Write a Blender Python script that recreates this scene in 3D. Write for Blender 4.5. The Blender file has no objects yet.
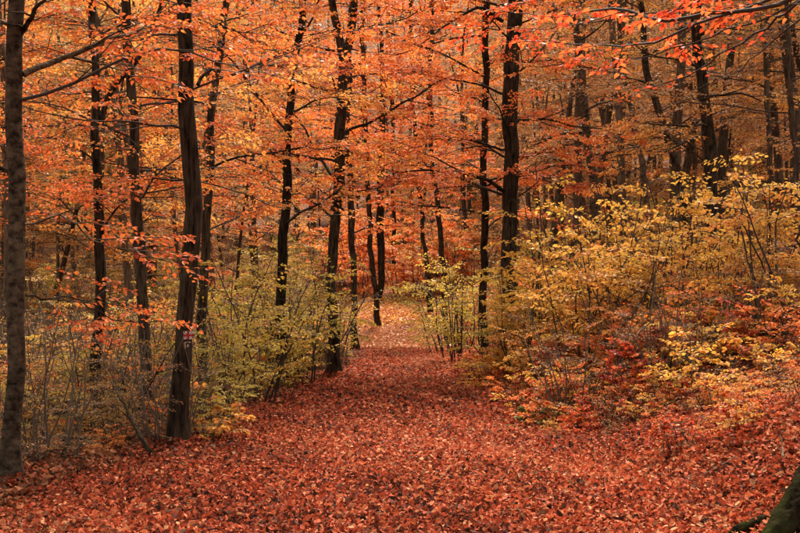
import bpy, math, random
import numpy as np
from mathutils import Vector, Matrix
from mathutils.bvhtree import BVHTree

R = math.radians
sc = bpy.context.scene
col = sc.collection

# ------------------------------------------------------------------ camera
FPX, HZ, EYE = 1111.0, 310.0, 1.6        # focal length in px of an 800 px wide picture, horizon row, eye height
cam_d = bpy.data.cameras.new('camera')
cam = bpy.data.objects.new('camera', cam_d); col.objects.link(cam)
cam_d.sensor_width = 36.0
cam_d.lens = FPX / 800.0 * 36.0
cam_d.shift_y = (HZ - 266.5) / 800.0
cam_d.clip_end = 2000.0
cam.location = (0, 0, EYE)
cam.rotation_euler = (R(90), 0, 0)
sc.camera = cam

# ------------------------------------------------------------------ light
SUN_EL, SUN_AZ = 52.0, 10.0              # azimuth measured from straight ahead (+Y) towards +X
world = bpy.data.worlds.new('World'); sc.world = world
world.use_nodes = True
wn, wl = world.node_tree.nodes, world.node_tree.links
wn.clear()
sky = wn.new('ShaderNodeTexSky'); sky.sky_type = 'NISHITA'; sky.sun_disc = False
sky.sun_elevation = R(SUN_EL); sky.sun_rotation = R(SUN_AZ)
sky.air_density = 1.0; sky.dust_density = 6.0; sky.ozone_density = 0.5
hs = wn.new('ShaderNodeHueSaturation'); hs.inputs['Saturation'].default_value = 0.25   # cloud-veiled sky
tint = wn.new('ShaderNodeMix'); tint.data_type = 'RGBA'; tint.blend_type = 'MULTIPLY'
tint.inputs[0].default_value = 1.0; tint.inputs[7].default_value = (1.0, 0.925, 0.79, 1)
bg = wn.new('ShaderNodeBackground'); bg.inputs['Strength'].default_value = 0.15
wo = wn.new('ShaderNodeOutputWorld')
wl.new(sky.outputs[0], hs.inputs['Color']); wl.new(hs.outputs[0], tint.inputs[6])
wl.new(tint.outputs[2], bg.inputs['Color']); wl.new(bg.outputs[0], wo.inputs['Surface'])

sun_d = bpy.data.lights.new('sun', 'SUN'); sun = bpy.data.objects.new('sun', sun_d); col.objects.link(sun)
sun_d.energy = 3.8; sun_d.angle = R(8); sun_d.color = (1.0, 0.86, 0.68)
sd = Vector((math.sin(R(SUN_AZ)) * math.cos(R(SUN_EL)), math.cos(R(SUN_AZ)) * math.cos(R(SUN_EL)), math.sin(R(SUN_EL))))
sun.rotation_euler = sd.to_track_quat('Z', 'Y').to_euler()
sun.location = (0, 0, 40)

vs = sc.view_settings
vs.view_transform = 'Standard'; vs.look = 'None'; vs.gamma = 1.0; vs.use_curve_mapping = False
vs.exposure = 1.42
cy = sc.cycles
cy.max_bounces = 7; cy.diffuse_bounces = 4; cy.transmission_bounces = 5; cy.glossy_bounces = 2
cy.caustics_reflective = False; cy.caustics_refractive = False
cy.use_denoising = True

# ------------------------------------------------------------------ helpers
def sstep(a, b, x):
    t = np.clip((x - a) / (b - a), 0, 1); return t * t * (3 - 2 * t)

def ground(x, y):
    """Height of the forest floor."""
    x = np.asarray(x, float); y = np.asarray(y, float)
    lf = path_left(y); rt = path_right(y)
    z = 0.03 * np.sin(x * 1.3 + 0.5) * np.sin(y * 0.7) + 0.02 * np.sin(x * 2.9 + y * 1.7)
    dr = np.maximum(0, x - rt)
    z = z + (0.26 * dr + 0.22 * sstep(.2, 3.0, dr)) * sstep(0, 1.6, dr) - 0.0015 * np.minimum(dr, 60) ** 2 * (dr > 0)
    dl = np.maximum(0, lf - x)
    z = z - 0.75 * sstep(0.1, 3.0, dl) + 0.02 * np.maximum(0, dl - 6)
    off = np.maximum(dr, dl)
    z = z + sstep(0, 1.5, off) * 0.10 * (np.sin(x * 0.9 + 1.2 * np.sin(y * 0.5)) + np.sin(y * 0.8 + x * 0.3))
    t = np.maximum(0, y - 46.0)
    z = z + 0.085 * t * sstep(0, 14, t) + 0.0012 * t ** 2
    return z

def path_left(y):
    return np.interp(y, [0, 9, 13.7, 21, 29.6, 47, 200], [-3.5, -3.2, -2.65, -2.3, -1.55, -1.45, -1.1])

def path_right(y):
    return np.interp(y, [0, 8, 12.7, 22, 35, 47, 200], [1.9, 1.7, 1.6, 1.45, 1.45, 1.7, 1.4])

def at(px, v, y):
    return np.array([(px - 400.0) * y / FPX, y, EYE + (HZ - v) * y / FPX])

def gz(x, y): return float(ground(x, y))

def hit(px, v):
    """Where the sight line through a picture point meets the forest floor."""
    for y in np.arange(4, 190, 0.05):
        p = at(px, v, y)
        if p[2] <= gz(p[0], y): return p
    return p

class MB:
    """Collects vertices and quad / triangle faces; build() links them as one mesh object."""
    def __init__(self): self.v = []; self.f = []; self.n = 0; self.tone = []
    def add(self, v, f, tone=None):
        v = np.asarray(v, np.float32).reshape(-1, 3); f = np.asarray(f, np.int32)
        if len(v) == 0 or len(f) == 0: return
        self.v.append(v); self.f.append(f + self.n); self.n += len(v)
        self.tone.append(np.zeros(len(f), np.float32) if tone is None else np.asarray(tone, np.float32))
    def mesh(self, name, mat, smooth=False, origin=(0, 0, 0)):
        me = bpy.data.meshes.new(name)
        v = np.concatenate(self.v) - np.asarray(origin, np.float32)
        me.vertices.add(len(v)); me.vertices.foreach_set('co', v.ravel())
        loops = np.concatenate([f.ravel() for f in self.f])
        tot = np.concatenate([np.full(len(f), f.shape[1], np.int32) for f in self.f])
        st = np.zeros(len(tot), np.int32); st[1:] = np.cumsum(tot)[:-1]
        me.loops.add(len(loops)); me.loops.foreach_set('vertex_index', loops.astype(np.int32))
        me.polygons.add(len(tot)); me.polygons.foreach_set('loop_start', st); me.polygons.foreach_set('loop_total', tot)
        me.polygons.foreach_set('use_smooth', np.full(len(tot), smooth))
        at_ = me.attributes.new('tone', 'FLOAT', 'FACE'); at_.data.foreach_set('value', np.concatenate(self.tone))
        me.update(calc_edges=True)
        if mat: me.materials.append(mat)
        return me
    def build(self, name, mat, parent=None, smooth=False, origin=(0, 0, 0)):
        o = bpy.data.objects.new(name, self.mesh(name, mat, smooth, origin)); col.objects.link(o)
        o.parent = parent
        return o

def tag(o, label=None, cat=None, group=None, kind=None):
    if label: o['label'] = label
    if cat: o['category'] = cat
    if group: o['group'] = group
    if kind: o['kind'] = kind
    return o

def empty(name, loc, label=None, cat=None, group=None):
    o = bpy.data.objects.new(name, None); col.objects.link(o); o.location = [float(c) for c in loc]
    o.empty_display_size = 0.3
    return tag(o, label, cat, group)

def unit(a):
    a = np.asarray(a, float); return a / (np.linalg.norm(a, axis=-1, keepdims=True) + 1e-9)

def tube(mb, pts, rad, sides=6, flare=None, cap=True):
    """A tapering tube along a polyline; flare(theta, k) scales the radius of ring k."""
    pts = np.asarray(pts, float); rad = np.asarray(rad, float); n = len(pts)
    t = np.gradient(pts, axis=0); t = unit(t)
    ref = np.array([1.0, 0.07, 0.0]) if abs(t[0][2]) > 0.7 else np.array([0, 0, 1.0])
    a = unit(np.cross(t, ref)); b = np.cross(t, a)
    th = np.linspace(0, 2 * math.pi, sides, endpoint=False)
    rr = np.repeat(rad[:, None], sides, 1)
    if flare is not None: rr = rr * flare(th[None, :], np.arange(n)[:, None])
    v = pts[:, None, :] + rr[..., None] * (np.cos(th)[None, :, None] * a[:, None, :] + np.sin(th)[None, :, None] * b[:, None, :])
    v = v.reshape(-1, 3)
    i = np.arange(n - 1)[:, None] * sides; j = np.arange(sides)[None, :]; j2 = (j + 1) % sides
    f = np.stack([i + j, i + j2, i + sides + j2, i + sides + j], -1).reshape(-1, 4)
    mb.add(v, f[:, ::-1])

def add_leaves(mb, pos, ax, nrm, size, tone, rng, fine=True, fold=0.18, curl=0.15, aspect=0.30):
    """Folded, curled leaf blades: pos = stalk end, ax = direction of the midrib, nrm = upper side."""
    n = len(pos)
    if n == 0: return
    ax = unit(ax); s = np.cross(nrm, ax); s = unit(s); nn = np.cross(ax, s)
    size = np.asarray(size)[:, None]
    fo = (fold * rng.uniform(-0.4, 1.4, (n, 1))); cu = curl * rng.uniform(-0.8, 1.4, (n, 1))
    def P(x, y, z): return pos + size * (ax * x + s * y + nn * z)
    base = P(0, 0, 0); tip = P(1, 0, -cu)
    if fine:
        w = aspect * rng.uniform(0.85, 1.2, (n, 1))
        v = np.stack([base, tip, P(.28, w * .95, fo * .9), P(.68, w * .8, fo * .8 - cu * .5), P(.28, -w * .95, fo * .9), P(.68, -w * .8, fo * .8 - cu * .5)], 1).reshape(-1, 3)
        k = np.arange(n)[:, None] * 6
        f = np.concatenate([k + np.array([[0, 1, 3, 2]]), k + np.array([[0, 4, 5, 1]])], 1).reshape(-1, 4)
    else:
        w = (aspect + .08) * rng.uniform(0.85, 1.2, (n, 1))
        v = np.stack([base, P(.45, -w, fo), tip, P(.45, w, fo)], 1).reshape(-1, 3)
        k = np.arange(n)[:, None] * 4
        f = (k + np.array([[0, 1, 2, 3]])).reshape(-1, 4)
        mb.add(v, f, tone); return
    mb.add(v, f, np.repeat(tone, 2))

# ------------------------------------------------------------------ materials
def ramp(nodes, stops, mode='LINEAR'):
    r = nodes.new('ShaderNodeValToRGB'); r.color_ramp.interpolation = mode
    e = r.color_ramp.elements
    while len(e) > 1: e.remove(e[-1])
    for i, (p, c) in enumerate(stops):
        k = e[0] if i == 0 else e.new(p)
        k.position = p; k.color = (*c, 1)
    return r

def leaf_mat(name, cols, trans=0.45, objvar=0.0, rough=0.55, spec=0.15):
    """Leaf colour runs along a ramp picked by the spray's own tone and by each leaf."""
    m = bpy.data.materials.new(name); m.use_nodes = True
    n, l = m.node_tree.nodes, m.node_tree.links; n.clear()
    out = n.new('ShaderNodeOutputMaterial')
    geo = n.new('ShaderNodeNewGeometry'); att = n.new('ShaderNodeAttribute'); att.attribute_name = 'tone'
    mul = n.new('ShaderNodeMath'); mul.operation = 'MULTIPLY_ADD'; mul.inputs[1].default_value = 0.5
    l.new(geo.outputs['Random Per Island'], mul.inputs[0]); l.new(att.outputs['Fac'], mul.inputs[2])
    fac = mul.outputs[0]
    if objvar:
        oi = n.new('ShaderNodeObjectInfo'); m2 = n.new('ShaderNodeMath'); m2.operation = 'MULTIPLY_ADD'; m2.inputs[1].default_value = objvar
        sub = n.new('ShaderNodeMath'); sub.operation = 'SUBTRACT'; sub.inputs[1].default_value = 0.5
        l.new(oi.outputs['Random'], sub.inputs[0]); l.new(sub.outputs[0], m2.inputs[0]); l.new(fac, m2.inputs[2]); fac = m2.outputs[0]
    st = [(i / (len(cols) - 1), c) for i, c in enumerate(cols)]
    r = ramp(n, st); l.new(fac, r.inputs[0])
    # blotches and browning on each blade
    tc = n.new('ShaderNodeTexCoord'); nz = n.new('ShaderNodeTexNoise'); nz.inputs['Scale'].default_value = 45; nz.inputs['Detail'].default_value = 2
    l.new(tc.outputs['Object'], nz.inputs['Vector'])
    mp = n.new('ShaderNodeMapRange'); mp.inputs['From Min'].default_value = .35; mp.inputs['From Max'].default_value = .7
    mp.inputs['To Min'].default_value = 1.15; mp.inputs['To Max'].default_value = 0.6
    l.new(nz.outputs[0], mp.inputs[0])
    mx = n.new('ShaderNodeMix'); mx.data_type = 'RGBA'; mx.blend_type = 'MULTIPLY'; mx.inputs[0].default_value = 1
    l.new(r.outputs[0], mx.inputs[6]); l.new(mp.outputs[0], mx.inputs[7])
    c = mx.outputs[2]
    pb = n.new('ShaderNodeBsdfPrincipled'); pb.inputs['Roughness'].default_value = rough; pb.inputs['Specular IOR Level'].default_value = spec
    tr = n.new('ShaderNodeBsdfTranslucent'); ms = n.new('ShaderNodeMixShader'); ms.inputs[0].default_value = trans
    l.new(c, pb.inputs['Base Color']); l.new(c, tr.inputs['Color'])
    l.new(pb.outputs[0], ms.inputs[1]); l.new(tr.outputs[0], ms.inputs[2]); l.new(ms.outputs[0], out.inputs['Surface'])
    return m

def bark_mat(name, dark, light, moss=None, zs=0.18, scale=9, bump=0.6, objvar=0.42, spec=.08):
    m = bpy.data.materials.new(name); m.use_nodes = True
    n, l = m.node_tree.nodes, m.node_tree.links
    pb = n['Principled BSDF']; pb.inputs['Roughness'].default_value = .95; pb.inputs['Specular IOR Level'].default_value = spec
    tc = n.new('ShaderNodeTexCoord'); mp = n.new('ShaderNodeMapping'); mp.inputs['Scale'].default_value = (1, 1, zs)
    l.new(tc.outputs['Object'], mp.inputs['Vector'])
    nz = n.new('ShaderNodeTexNoise'); nz.inputs['Scale'].default_value = scale * 2.2; nz.inputs['Detail'].default_value = 7; nz.inputs['Roughness'].default_value = .65
    l.new(mp.outputs[0], nz.inputs['Vector'])
    r = ramp(n, [(.38, dark), (.68, light)]); l.new(nz.outputs[0], r.inputs[0])
    big = n.new('ShaderNodeTexNoise'); big.inputs['Scale'].default_value = 1.6; big.inputs['Detail'].default_value = 4
    l.new(tc.outputs['Object'], big.inputs['Vector'])
    mr = n.new('ShaderNodeMapRange'); mr.inputs[1].default_value = .3; mr.inputs[2].default_value = .7; mr.inputs[3].default_value = .6; mr.inputs[4].default_value = 1.4
    l.new(big.outputs[0], mr.inputs[0])
    mx = n.new('ShaderNodeMix'); mx.data_type = 'RGBA'; mx.blend_type = 'MULTIPLY'; mx.inputs[0].default_value = 1
    l.new(r.outputs[0], mx.inputs[6]); l.new(mr.outputs[0], mx.inputs[7]); c = mx.outputs[2]
    if moss:
        n3 = n.new('ShaderNodeTexNoise'); n3.inputs['Scale'].default_value = 3.1; n3.inputs['Detail'].default_value = 6
        l.new(tc.outputs['Object'], n3.inputs['Vector'])
        r3 = ramp(n, [(.48, (0, 0, 0)), (.62, (1, 1, 1))]); l.new(n3.outputs[0], r3.inputs[0])
        m3 = n.new('ShaderNodeMix'); m3.data_type = 'RGBA'; m3.inputs[7].default_value = (*moss, 1)
        l.new(r3.outputs[0], m3.inputs[0]); l.new(c, m3.inputs[6]); c = m3.outputs[2]
    li = n.new('ShaderNodeTexNoise'); li.inputs['Scale'].default_value = 4.3; li.inputs['Detail'].default_value = 8; li.inputs['Roughness'].default_value = .7
    l.new(tc.outputs['Object'], li.inputs['Vector'])
    rl_ = ramp(n, [(.55, (0, 0, 0)), (.66, (.55, .55, .55))]); l.new(li.outputs[0], rl_.inputs[0])
    ml = n.new('ShaderNodeMix'); ml.data_type = 'RGBA'; ml.inputs[7].default_value = (light[0] * 1.15, light[1] * 1.3, light[2] * 1.1, 1)
    l.new(rl_.outputs[0], ml.inputs[0]); l.new(c, ml.inputs[6]); c = ml.outputs[2]
    oi = n.new('ShaderNodeObjectInfo'); ov = n.new('ShaderNodeMapRange'); ov.inputs[3].default_value = 1 - objvar; ov.inputs[4].default_value = 1 + objvar * 1.4
    l.new(oi.outputs['Random'], ov.inputs[0])
    mo = n.new('ShaderNodeMix'); mo.data_type = 'RGBA'; mo.blend_type = 'MULTIPLY'; mo.inputs[0].default_value = 1
    l.new(c, mo.inputs[6]); l.new(ov.outputs[0], mo.inputs[7]); c = mo.outputs[2]
    l.new(c, pb.inputs['Base Color'])
    bp = n.new('ShaderNodeBump'); bp.inputs['Strength'].default_value = bump; bp.inputs['Distance'].default_value = .03
    l.new(nz.outputs[0], bp.inputs['Height']); l.new(bp.outputs[0], pb.inputs['Normal'])
    return m

def plain(name, c, rough=.8):
    m = bpy.data.materials.new(name); m.use_nodes = True
    pb = m.node_tree.nodes['Principled BSDF']; pb.inputs['Base Color'].default_value = (*c, 1); pb.inputs['Roughness'].default_value = rough
    return m

def worn_paint(name, c, under, amount):
    m = bpy.data.materials.new(name); m.use_nodes = True
    n, l = m.node_tree.nodes, m.node_tree.links
    pb = n['Principled BSDF']; pb.inputs['Roughness'].default_value = .8
    tc = n.new('ShaderNodeTexCoord'); nz = n.new('ShaderNodeTexNoise'); nz.inputs['Scale'].default_value = 60; nz.inputs['Detail'].default_value = 5
    l.new(tc.outputs['Object'], nz.inputs['Vector'])
    r = ramp(n, [(amount - .05, under), (amount + .05, c)]); l.new(nz.outputs[0], r.inputs[0]); l.new(r.outputs[0], pb.inputs['Base Color'])
    return m

M = {}
M['orange'] = leaf_mat('orange_leaves', [(.34, .045, .018), (.56, .10, .03), (.71, .165, .043), (.75, .25, .058), (.70, .34, .078)])
M['gold'] = leaf_mat('gold_orange_leaves', [(.44, .10, .03), (.64, .20, .045), (.78, .31, .065), (.82, .42, .09), (.70, .42, .11)], objvar=.2)
M['amber'] = leaf_mat('amber_leaves', [(.52, .20, .05), (.70, .32, .06), (.80, .42, .075), (.74, .44, .08), (.56, .38, .07)], objvar=.3)
M['redorange'] = leaf_mat('red_orange_leaves', [(.40, .058, .022), (.58, .12, .035), (.72, .19, .048), (.76, .28, .065), (.72, .37, .085)])
M['red'] = leaf_mat('red_leaves', [(.34, .02, .01), (.54, .045, .016), (.65, .085, .025), (.68, .15, .04)])
M['yellow'] = leaf_mat('yellow_leaves', [(.42, .28, .05), (.62, .40, .06), (.78, .46, .08), (.80, .40, .07), (.76, .28, .06)], objvar=.3)
M['olive'] = leaf_mat('olive_leaves', [(.24, .19, .04), (.40, .30, .055), (.56, .40, .07), (.64, .40, .07), (.52, .25, .05)], objvar=.4)
M['brown'] = leaf_mat('brown_leaves', [(.20, .085, .036), (.34, .145, .056), (.46, .21, .08), (.54, .29, .105)], objvar=.4)
M['redred'] = leaf_mat('crimson_leaves', [(.26, .03, .015), (.44, .055, .02), (.58, .10, .028), (.64, .18, .045)], objvar=.4)
M['rust'] = leaf_mat('rust_leaves', [(.40, .12, .04), (.58, .19, .05), (.68, .28, .06), (.66, .36, .08), (.50, .30, .08)], objvar=.5)
M['tan'] = leaf_mat('tan_leaves', [(.20, .09, .025), (.36, .18, .04), (.48, .26, .055), (.38, .22, .05)], objvar=.4)
M['far'] = leaf_mat('mixed_far_leaves', [(.26, .10, .04), (.42, .17, .055), (.52, .25, .075), (.40, .25, .085), (.50, .34, .11)], objvar=.5)
M['litter'] = leaf_mat('fallen_leaves', [(.018, .009, .007), (.045, .017, .012), (.12, .033, .018), (.30, .058, .027), (.50, .095, .042), (.58, .17, .075), (.62, .30, .15), (.09, .042, .025)], trans=.2, rough=.75, spec=.08)
M['litter_brown'] = leaf_mat('brown_fallen_leaves', [(.03, .016, .01), (.09, .035, .02), (.20, .065, .03), (.32, .12, .05), (.20, .10, .05)], trans=.15, rough=.8, spec=.08)
M['litter_track'] = leaf_mat('trodden_leaves', [(.10, .04, .025), (.26, .085, .05), (.44, .17, .10), (.54, .26, .16)], trans=.1, rough=.85, spec=.05)
M['litter_far_lit'] = leaf_mat('sun_toned_leaves_beyond_crest', [(.46, .15, .07), (.64, .25, .11), (.72, .36, .17), (.66, .38, .19)], trans=.15)  # paler than the litter: sunlight on the far slope painted into the colour
M['bark'] = bark_mat('dark_bark', (.006, .0045, .003), (.068, .049, .032), zs=.14, scale=11, bump=1.0)
M['bark_grey'] = bark_mat('grey_smooth_bark', (.018, .013, .009), (.13, .096, .065), zs=1.3, scale=5, bump=.8)
M['bark_far'] = bark_mat('brown_bark', (.035, .024, .016), (.13, .09, .06), bump=.3)
M['bark_moss'] = bark_mat('mossy_bark', (.005, .004, .0025), (.028, .021, .013), moss=(.026, .030, .009), scale=8, zs=.5, bump=1.0, objvar=0, spec=.0)
M['twig'] = plain('twig_bark', (.035, .022, .015), .9)
M['twig_pale'] = plain('pale_twig_bark', (.10, .07, .045), .9)
M['stick'] = bark_mat('dead_stick', (.05, .035, .025), (.2, .15, .1))
M['fern'] = leaf_mat('green_leaves', [(.09, .11, .03), (.16, .18, .045), (.28, .27, .07)])

def ground_mat(name, a, b, c):
    m = bpy.data.materials.new(name); m.use_nodes = True
    n, l = m.node_tree.nodes, m.node_tree.links
    pb = n['Principled BSDF']; pb.inputs['Roughness'].default_value = .9; pb.inputs['Specular IOR Level'].default_value = .1
    tc = n.new('ShaderNodeTexCoord')
    vo = n.new('ShaderNodeTexVoronoi'); vo.inputs['Scale'].default_value = 22; l.new(tc.outputs['Object'], vo.inputs['Vector'])
    sp = n.new('ShaderNodeSeparateColor'); l.new(vo.outputs['Color'], sp.inputs[0])
    r = ramp(n, [(0, a), (.35, b), (.75, c), (1, a)]); l.new(sp.outputs[0], r.inputs[0])
    nz = n.new('ShaderNodeTexNoise'); nz.inputs['Scale'].default_value = 1.1; nz.inputs['Detail'].default_value = 5; l.new(tc.outputs['Object'], nz.inputs['Vector'])
    mr = n.new('ShaderNodeMapRange'); mr.inputs[1].default_value = .3; mr.inputs[2].default_value = .7; mr.inputs[3].default_value = .65; mr.inputs[4].default_value = 1.25
    l.new(nz.outputs[0], mr.inputs[0])
    mx = n.new('ShaderNodeMix'); mx.data_type = 'RGBA'; mx.blend_type = 'MULTIPLY'; mx.inputs[0].default_value = 1
    l.new(r.outputs[0], mx.inputs[6]); l.new(mr.outputs[0], mx.inputs[7]); l.new(mx.outputs[2], pb.inputs['Base Color'])
    bp = n.new('ShaderNodeBump'); bp.inputs['Distance'].default_value = .03; l.new(vo.outputs['Distance'], bp.inputs['Height']); l.new(bp.outputs[0], pb.inputs['Normal'])
    return m
M['soil'] = ground_mat('woodland_floor', (.035, .018, .011), (.12, .045, .022), (.24, .09, .04))
M['pathm'] = ground_mat('leaf_strewn_path', (.035, .013, .01), (.11, .028, .016), (.22, .05, .024))

# ------------------------------------------------------------------ terrain and path
def sheet(name, xs, ys, dz, mat, edge=None):
    X, Y = np.meshgrid(xs, ys) if edge is None else edge
    Z = ground(X, Y) + dz
    nr, nc = X.shape
    i = np.arange(nr - 1)[:, None] * nc + np.arange(nc - 1)[None, :]
    f = np.stack([i, i + 1, i + nc + 1, i + nc], -1).reshape(-1, 4)
    mb = MB(); mb.add(np.stack([X, Y, Z], -1).reshape(-1, 3), f)
    return tag(mb.build(name, mat, smooth=True), kind='structure')
xs = np.concatenate([np.arange(-160, -20, 5), np.arange(-20, 24, .5), np.arange(24, 161, 5)])
ys = np.concatenate([np.arange(-60, 0, 4), np.arange(0, 60, .5), np.arange(60, 330, 4)])
sheet('ground', xs, ys, 0, M['soil'])
py_ = np.concatenate([np.arange(-20, 0, 2), np.arange(0, 84, .5)])
tt = np.linspace(0, 1, 13)
lf = path_left(py_) + .2; rt = path_right(py_) - .1
sheet('path', None, None, .004, M['pathm'], (lf[:, None] + (rt - lf)[:, None] * tt[None, :], np.repeat(py_[:, None], 13, 1)))

# ------------------------------------------------------------------ sprays: flat fans of twigs with alternate leaves
def spray_template(seed, leaf=0.075, gap=0.055):
    rng = np.random.default_rng(seed)
    tw = []; pos = []; ax = []
    main = [np.array([0., 0., 0.])]; d = np.array([1., 0, .12])
    for k in range(8):
        d = unit(d + rng.normal(0, .10, 3) * [1, 1, .5] + [0, 0, -.035]); main.append(main[-1] + d * .125)
    main = np.array(main); tw.append((main, np.linspace(.007, .0018, 9)))
    def leaves_on(line, s0, sp):
        seg = np.linalg.norm(np.diff(line, axis=0), axis=1); cum = np.r_[0, np.cumsum(seg)]
        side = 1
        for s in np.arange(s0, cum[-1] + .01, sp):
            p = np.array([np.interp(s, cum, line[:, i]) for i in range(3)])
            q = np.array([np.interp(min(s + .03, cum[-1] + .03), cum, line[:, i]) for i in range(3)])
            t = unit(q - p) if np.linalg.norm(q - p) > 1e-4 else unit(line[-1] - line[-2])
            sd_ = np.array([-t[1], t[0], 0]) * side
            pos.append(p); ax.append(t * .75 + sd_ * rng.uniform(.5, 1.0) + [0, 0, rng.normal(-.08, .15)]); side = -side
        pos.append(line[-1]); ax.append(unit(line[-1] - line[-2]))
    side = 1
    for k in np.arange(.12, .95, .085):
        j = k * 8; i = int(j); p = main[i] + (main[i + 1] - main[i]) * (j - i)
        L = (.55 * (1 - k) + .10) * rng.uniform(.7, 1.2)
        a = R(rng.uniform(38, 62)) * side; t = unit(main[i + 1] - main[i])
        dd = np.array([t[0] * math.cos(a) - t[1] * math.sin(a), t[0] * math.sin(a) + t[1] * math.cos(a), t[2] + rng.normal(0, .08)])
        ln = [p]
        for q in range(4):
            dd = unit(dd + rng.normal(0, .10, 3) * [1, 1, .5] + [.06, 0, -.03]); ln.append(ln[-1] + dd * L / 4)
        ln = np.array(ln); tw.append((ln, np.linspace(.0035, .0012, 5)))
        leaves_on(ln, .05, gap); side = -side
    leaves_on(main, .5, gap)
    return tw, np.array(pos), np.array(ax), leaf
SPR = [spray_template(100 + i) for i in range(7)]
SPR_THIN = [spray_template(200 + i, gap=.10) for i in range(5)]

def put_spray(rng, wood, leafmb, p, head, scale, tone, thin=False, fine=True, leaf=1.0, keep=1.0, tilt=.30, twig=True, drop=.45):
    """One spray at p, pointing along head, lying nearly flat."""
    tw, pos, ax, ls = (SPR_THIN if thin else SPR)[rng.integers(0, 5)]
    x = unit(head); up = unit(np.array([rng.normal(0, tilt), rng.normal(0, tilt), 1.0])); y = unit(np.cross(up, x)); z = np.cross(x, y)
    Mx = np.stack([x, y, z], 0)
    if twig and wood is not None:
        for ln, rd in tw: tube(wood, ln[::2] @ Mx * scale + p, rd[::2] * max(scale, .7) * 1.1, 3)
    m = rng.random(len(pos)) < keep
    ps = pos[m] @ Mx * scale + p; axs = ax[m] @ Mx + rng.normal(0, .22, (m.sum(), 3)); axs[:, 2] -= drop * rng.random(m.sum())
    nr = np.repeat(z[None], m.sum(), 0) + rng.normal(0, .45, (m.sum(), 3))
    sz = ls * leaf * rng.uniform(.7, 1.2, m.sum())
    add_leaves(leafmb, ps, axs, nr, sz, np.clip(tone + rng.normal(0, .06, m.sum()), 0, .5), rng, fine)

def limb_line(rng, p, d, L, n=9, lift=.0, wob=.13, level=.10):
    pts = [np.asarray(p, float)]; d = unit(d)
    for k in range(n):
        d = d + rng.normal(0, wob, 3); d[2] += lift - level * d[2]
        d = unit(d); pts.append(pts[-1] + d * L / n)
    return np.array(pts)

def along(line, s):
    j = np.clip(s, 0, .999) * (len(line) - 1); i = int(j); return line[i] + (line[i + 1] - line[i]) * (j - i), unit(line[i + 1] - line[i])

def dress_limb(rng, wood, leafmb, line, r0, dens=1.0, tone=.25, fine=True, leaf=1.0, scale=.9, thin=False, keep=1.0, s0=.25, twig=True, side=True, sides=5):
    """Wood of one limb with its side branches, and the leafy sprays they carry."""
    n = len(line); rad = r0 * np.linspace(1, .18, n) ** .9
    tube(wood, line, rad, sides)
    L = np.linalg.norm(np.diff(line, axis=0), axis=1).sum()
    subs = [(line, s0)]
    if side:
        sg = rng.choice([-1, 1])
        for s in np.arange(.22, .92, .17):
            p, t = along(line, s + rng.uniform(-.05, .05)); a = R(rng.uniform(30, 65)) * sg; sg = -sg
            h = np.array([t[0] * math.cos(a) - t[1] * math.sin(a), t[0] * math.sin(a) + t[1] * math.cos(a), t[2] * .5 + rng.normal(.08, .15)])
            sl = limb_line(rng, p, h, L * (.55 * (1 - s) + .18), 5, wob=.14)
            tube(wood, sl, r0 * (.45 * (1 - s) + .12) * np.linspace(1, .25, 6), 4); subs.append((sl, .3))
    for ln, a0 in subs:
        l_ = np.linalg.norm(np.diff(ln, axis=0), axis=1).sum()
        k = max(1, int(round(l_ * (1 - a0) * 2.2 * dens)))
        sg = rng.choice([-1, 1])
        for s in np.linspace(a0, 1, k):
            p, t = along(ln, s + rng.uniform(-.06, .06)); a = R(rng.uniform(20, 60)) * sg * (0.2 if s > .95 else 1); sg = -sg
            h = np.array([t[0] * math.cos(a) - t[1] * math.sin(a), t[0] * math.sin(a) + t[1] * math.cos(a), np.clip(t[2], -.25, .3) * .5])
            put_spray(rng, wood, leafmb, p, h, scale * rng.uniform(.6, 1.15), np.clip(rng.normal(tone, .12), 0, .5), thin, fine, leaf, keep * rng.uniform(.4, .95), twig=twig)

# ------------------------------------------------------------------ main trees
def trunk_line(pts, y, top, rng, lean_y=0.0):
    """World polyline of a trunk from picture points (px, v, width px) at depth y, carried on up to the height top."""
    L = []; rad = []
    for k, (px, v, w) in enumerate(pts):
        p = at(px, v, y)
        if k == 0: p[2] = gz(p[0], y) - .08
        L.append(p); rad.append(w * y / FPX / 2 * .78)
    L = np.array(L); rad = np.array(rad)
    d = unit(L[-1] - L[-2]); r = rad[-1]; P = list(L); Rr = list(rad)
    z0 = L[-1][2]
    while P[-1][2] < top:
        d = unit(d + rng.normal(0, .05, 3) + [0, 0, .06]); P.append(P[-1] + d * 1.0)
        Rr.append(max(.02, r * (1 - .9 * (P[-1][2] - z0) / max(1, top - z0))))
    P = np.array(P); Rr = np.array(Rr)
    # resample with a smooth curve
    cum = np.r_[0, np.cumsum(np.linalg.norm(np.diff(P, axis=0), axis=1))]
    s = np.arange(0, cum[-1], .22)
    Q = np.stack([np.interp(s, cum, P[:, i]) for i in range(3)], 1); q = np.interp(s, cum, Rr)
    ker = np.array([1, 2, 3, 2, 1]) / 9.
    for _ in range(2):
        for i in range(2):
            e = np.pad(Q[:, i], 2, mode='reflect', reflect_type='odd'); Q[:, i] = np.convolve(e, ker, 'valid')
    ph = rng.uniform(0, 6, 2)
    Q[:, 0] += (.022 * np.sin(s * 1.7 + ph[0]) + .014 * np.sin(s * 3.6 + ph[1]) + .008 * np.sin(s * 7.3)) * np.minimum(1, s) * (y / 18) ** .5; Q[:, 1] += .05 * np.sin(s * 1.3 + ph[1])
    return Q, q

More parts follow.
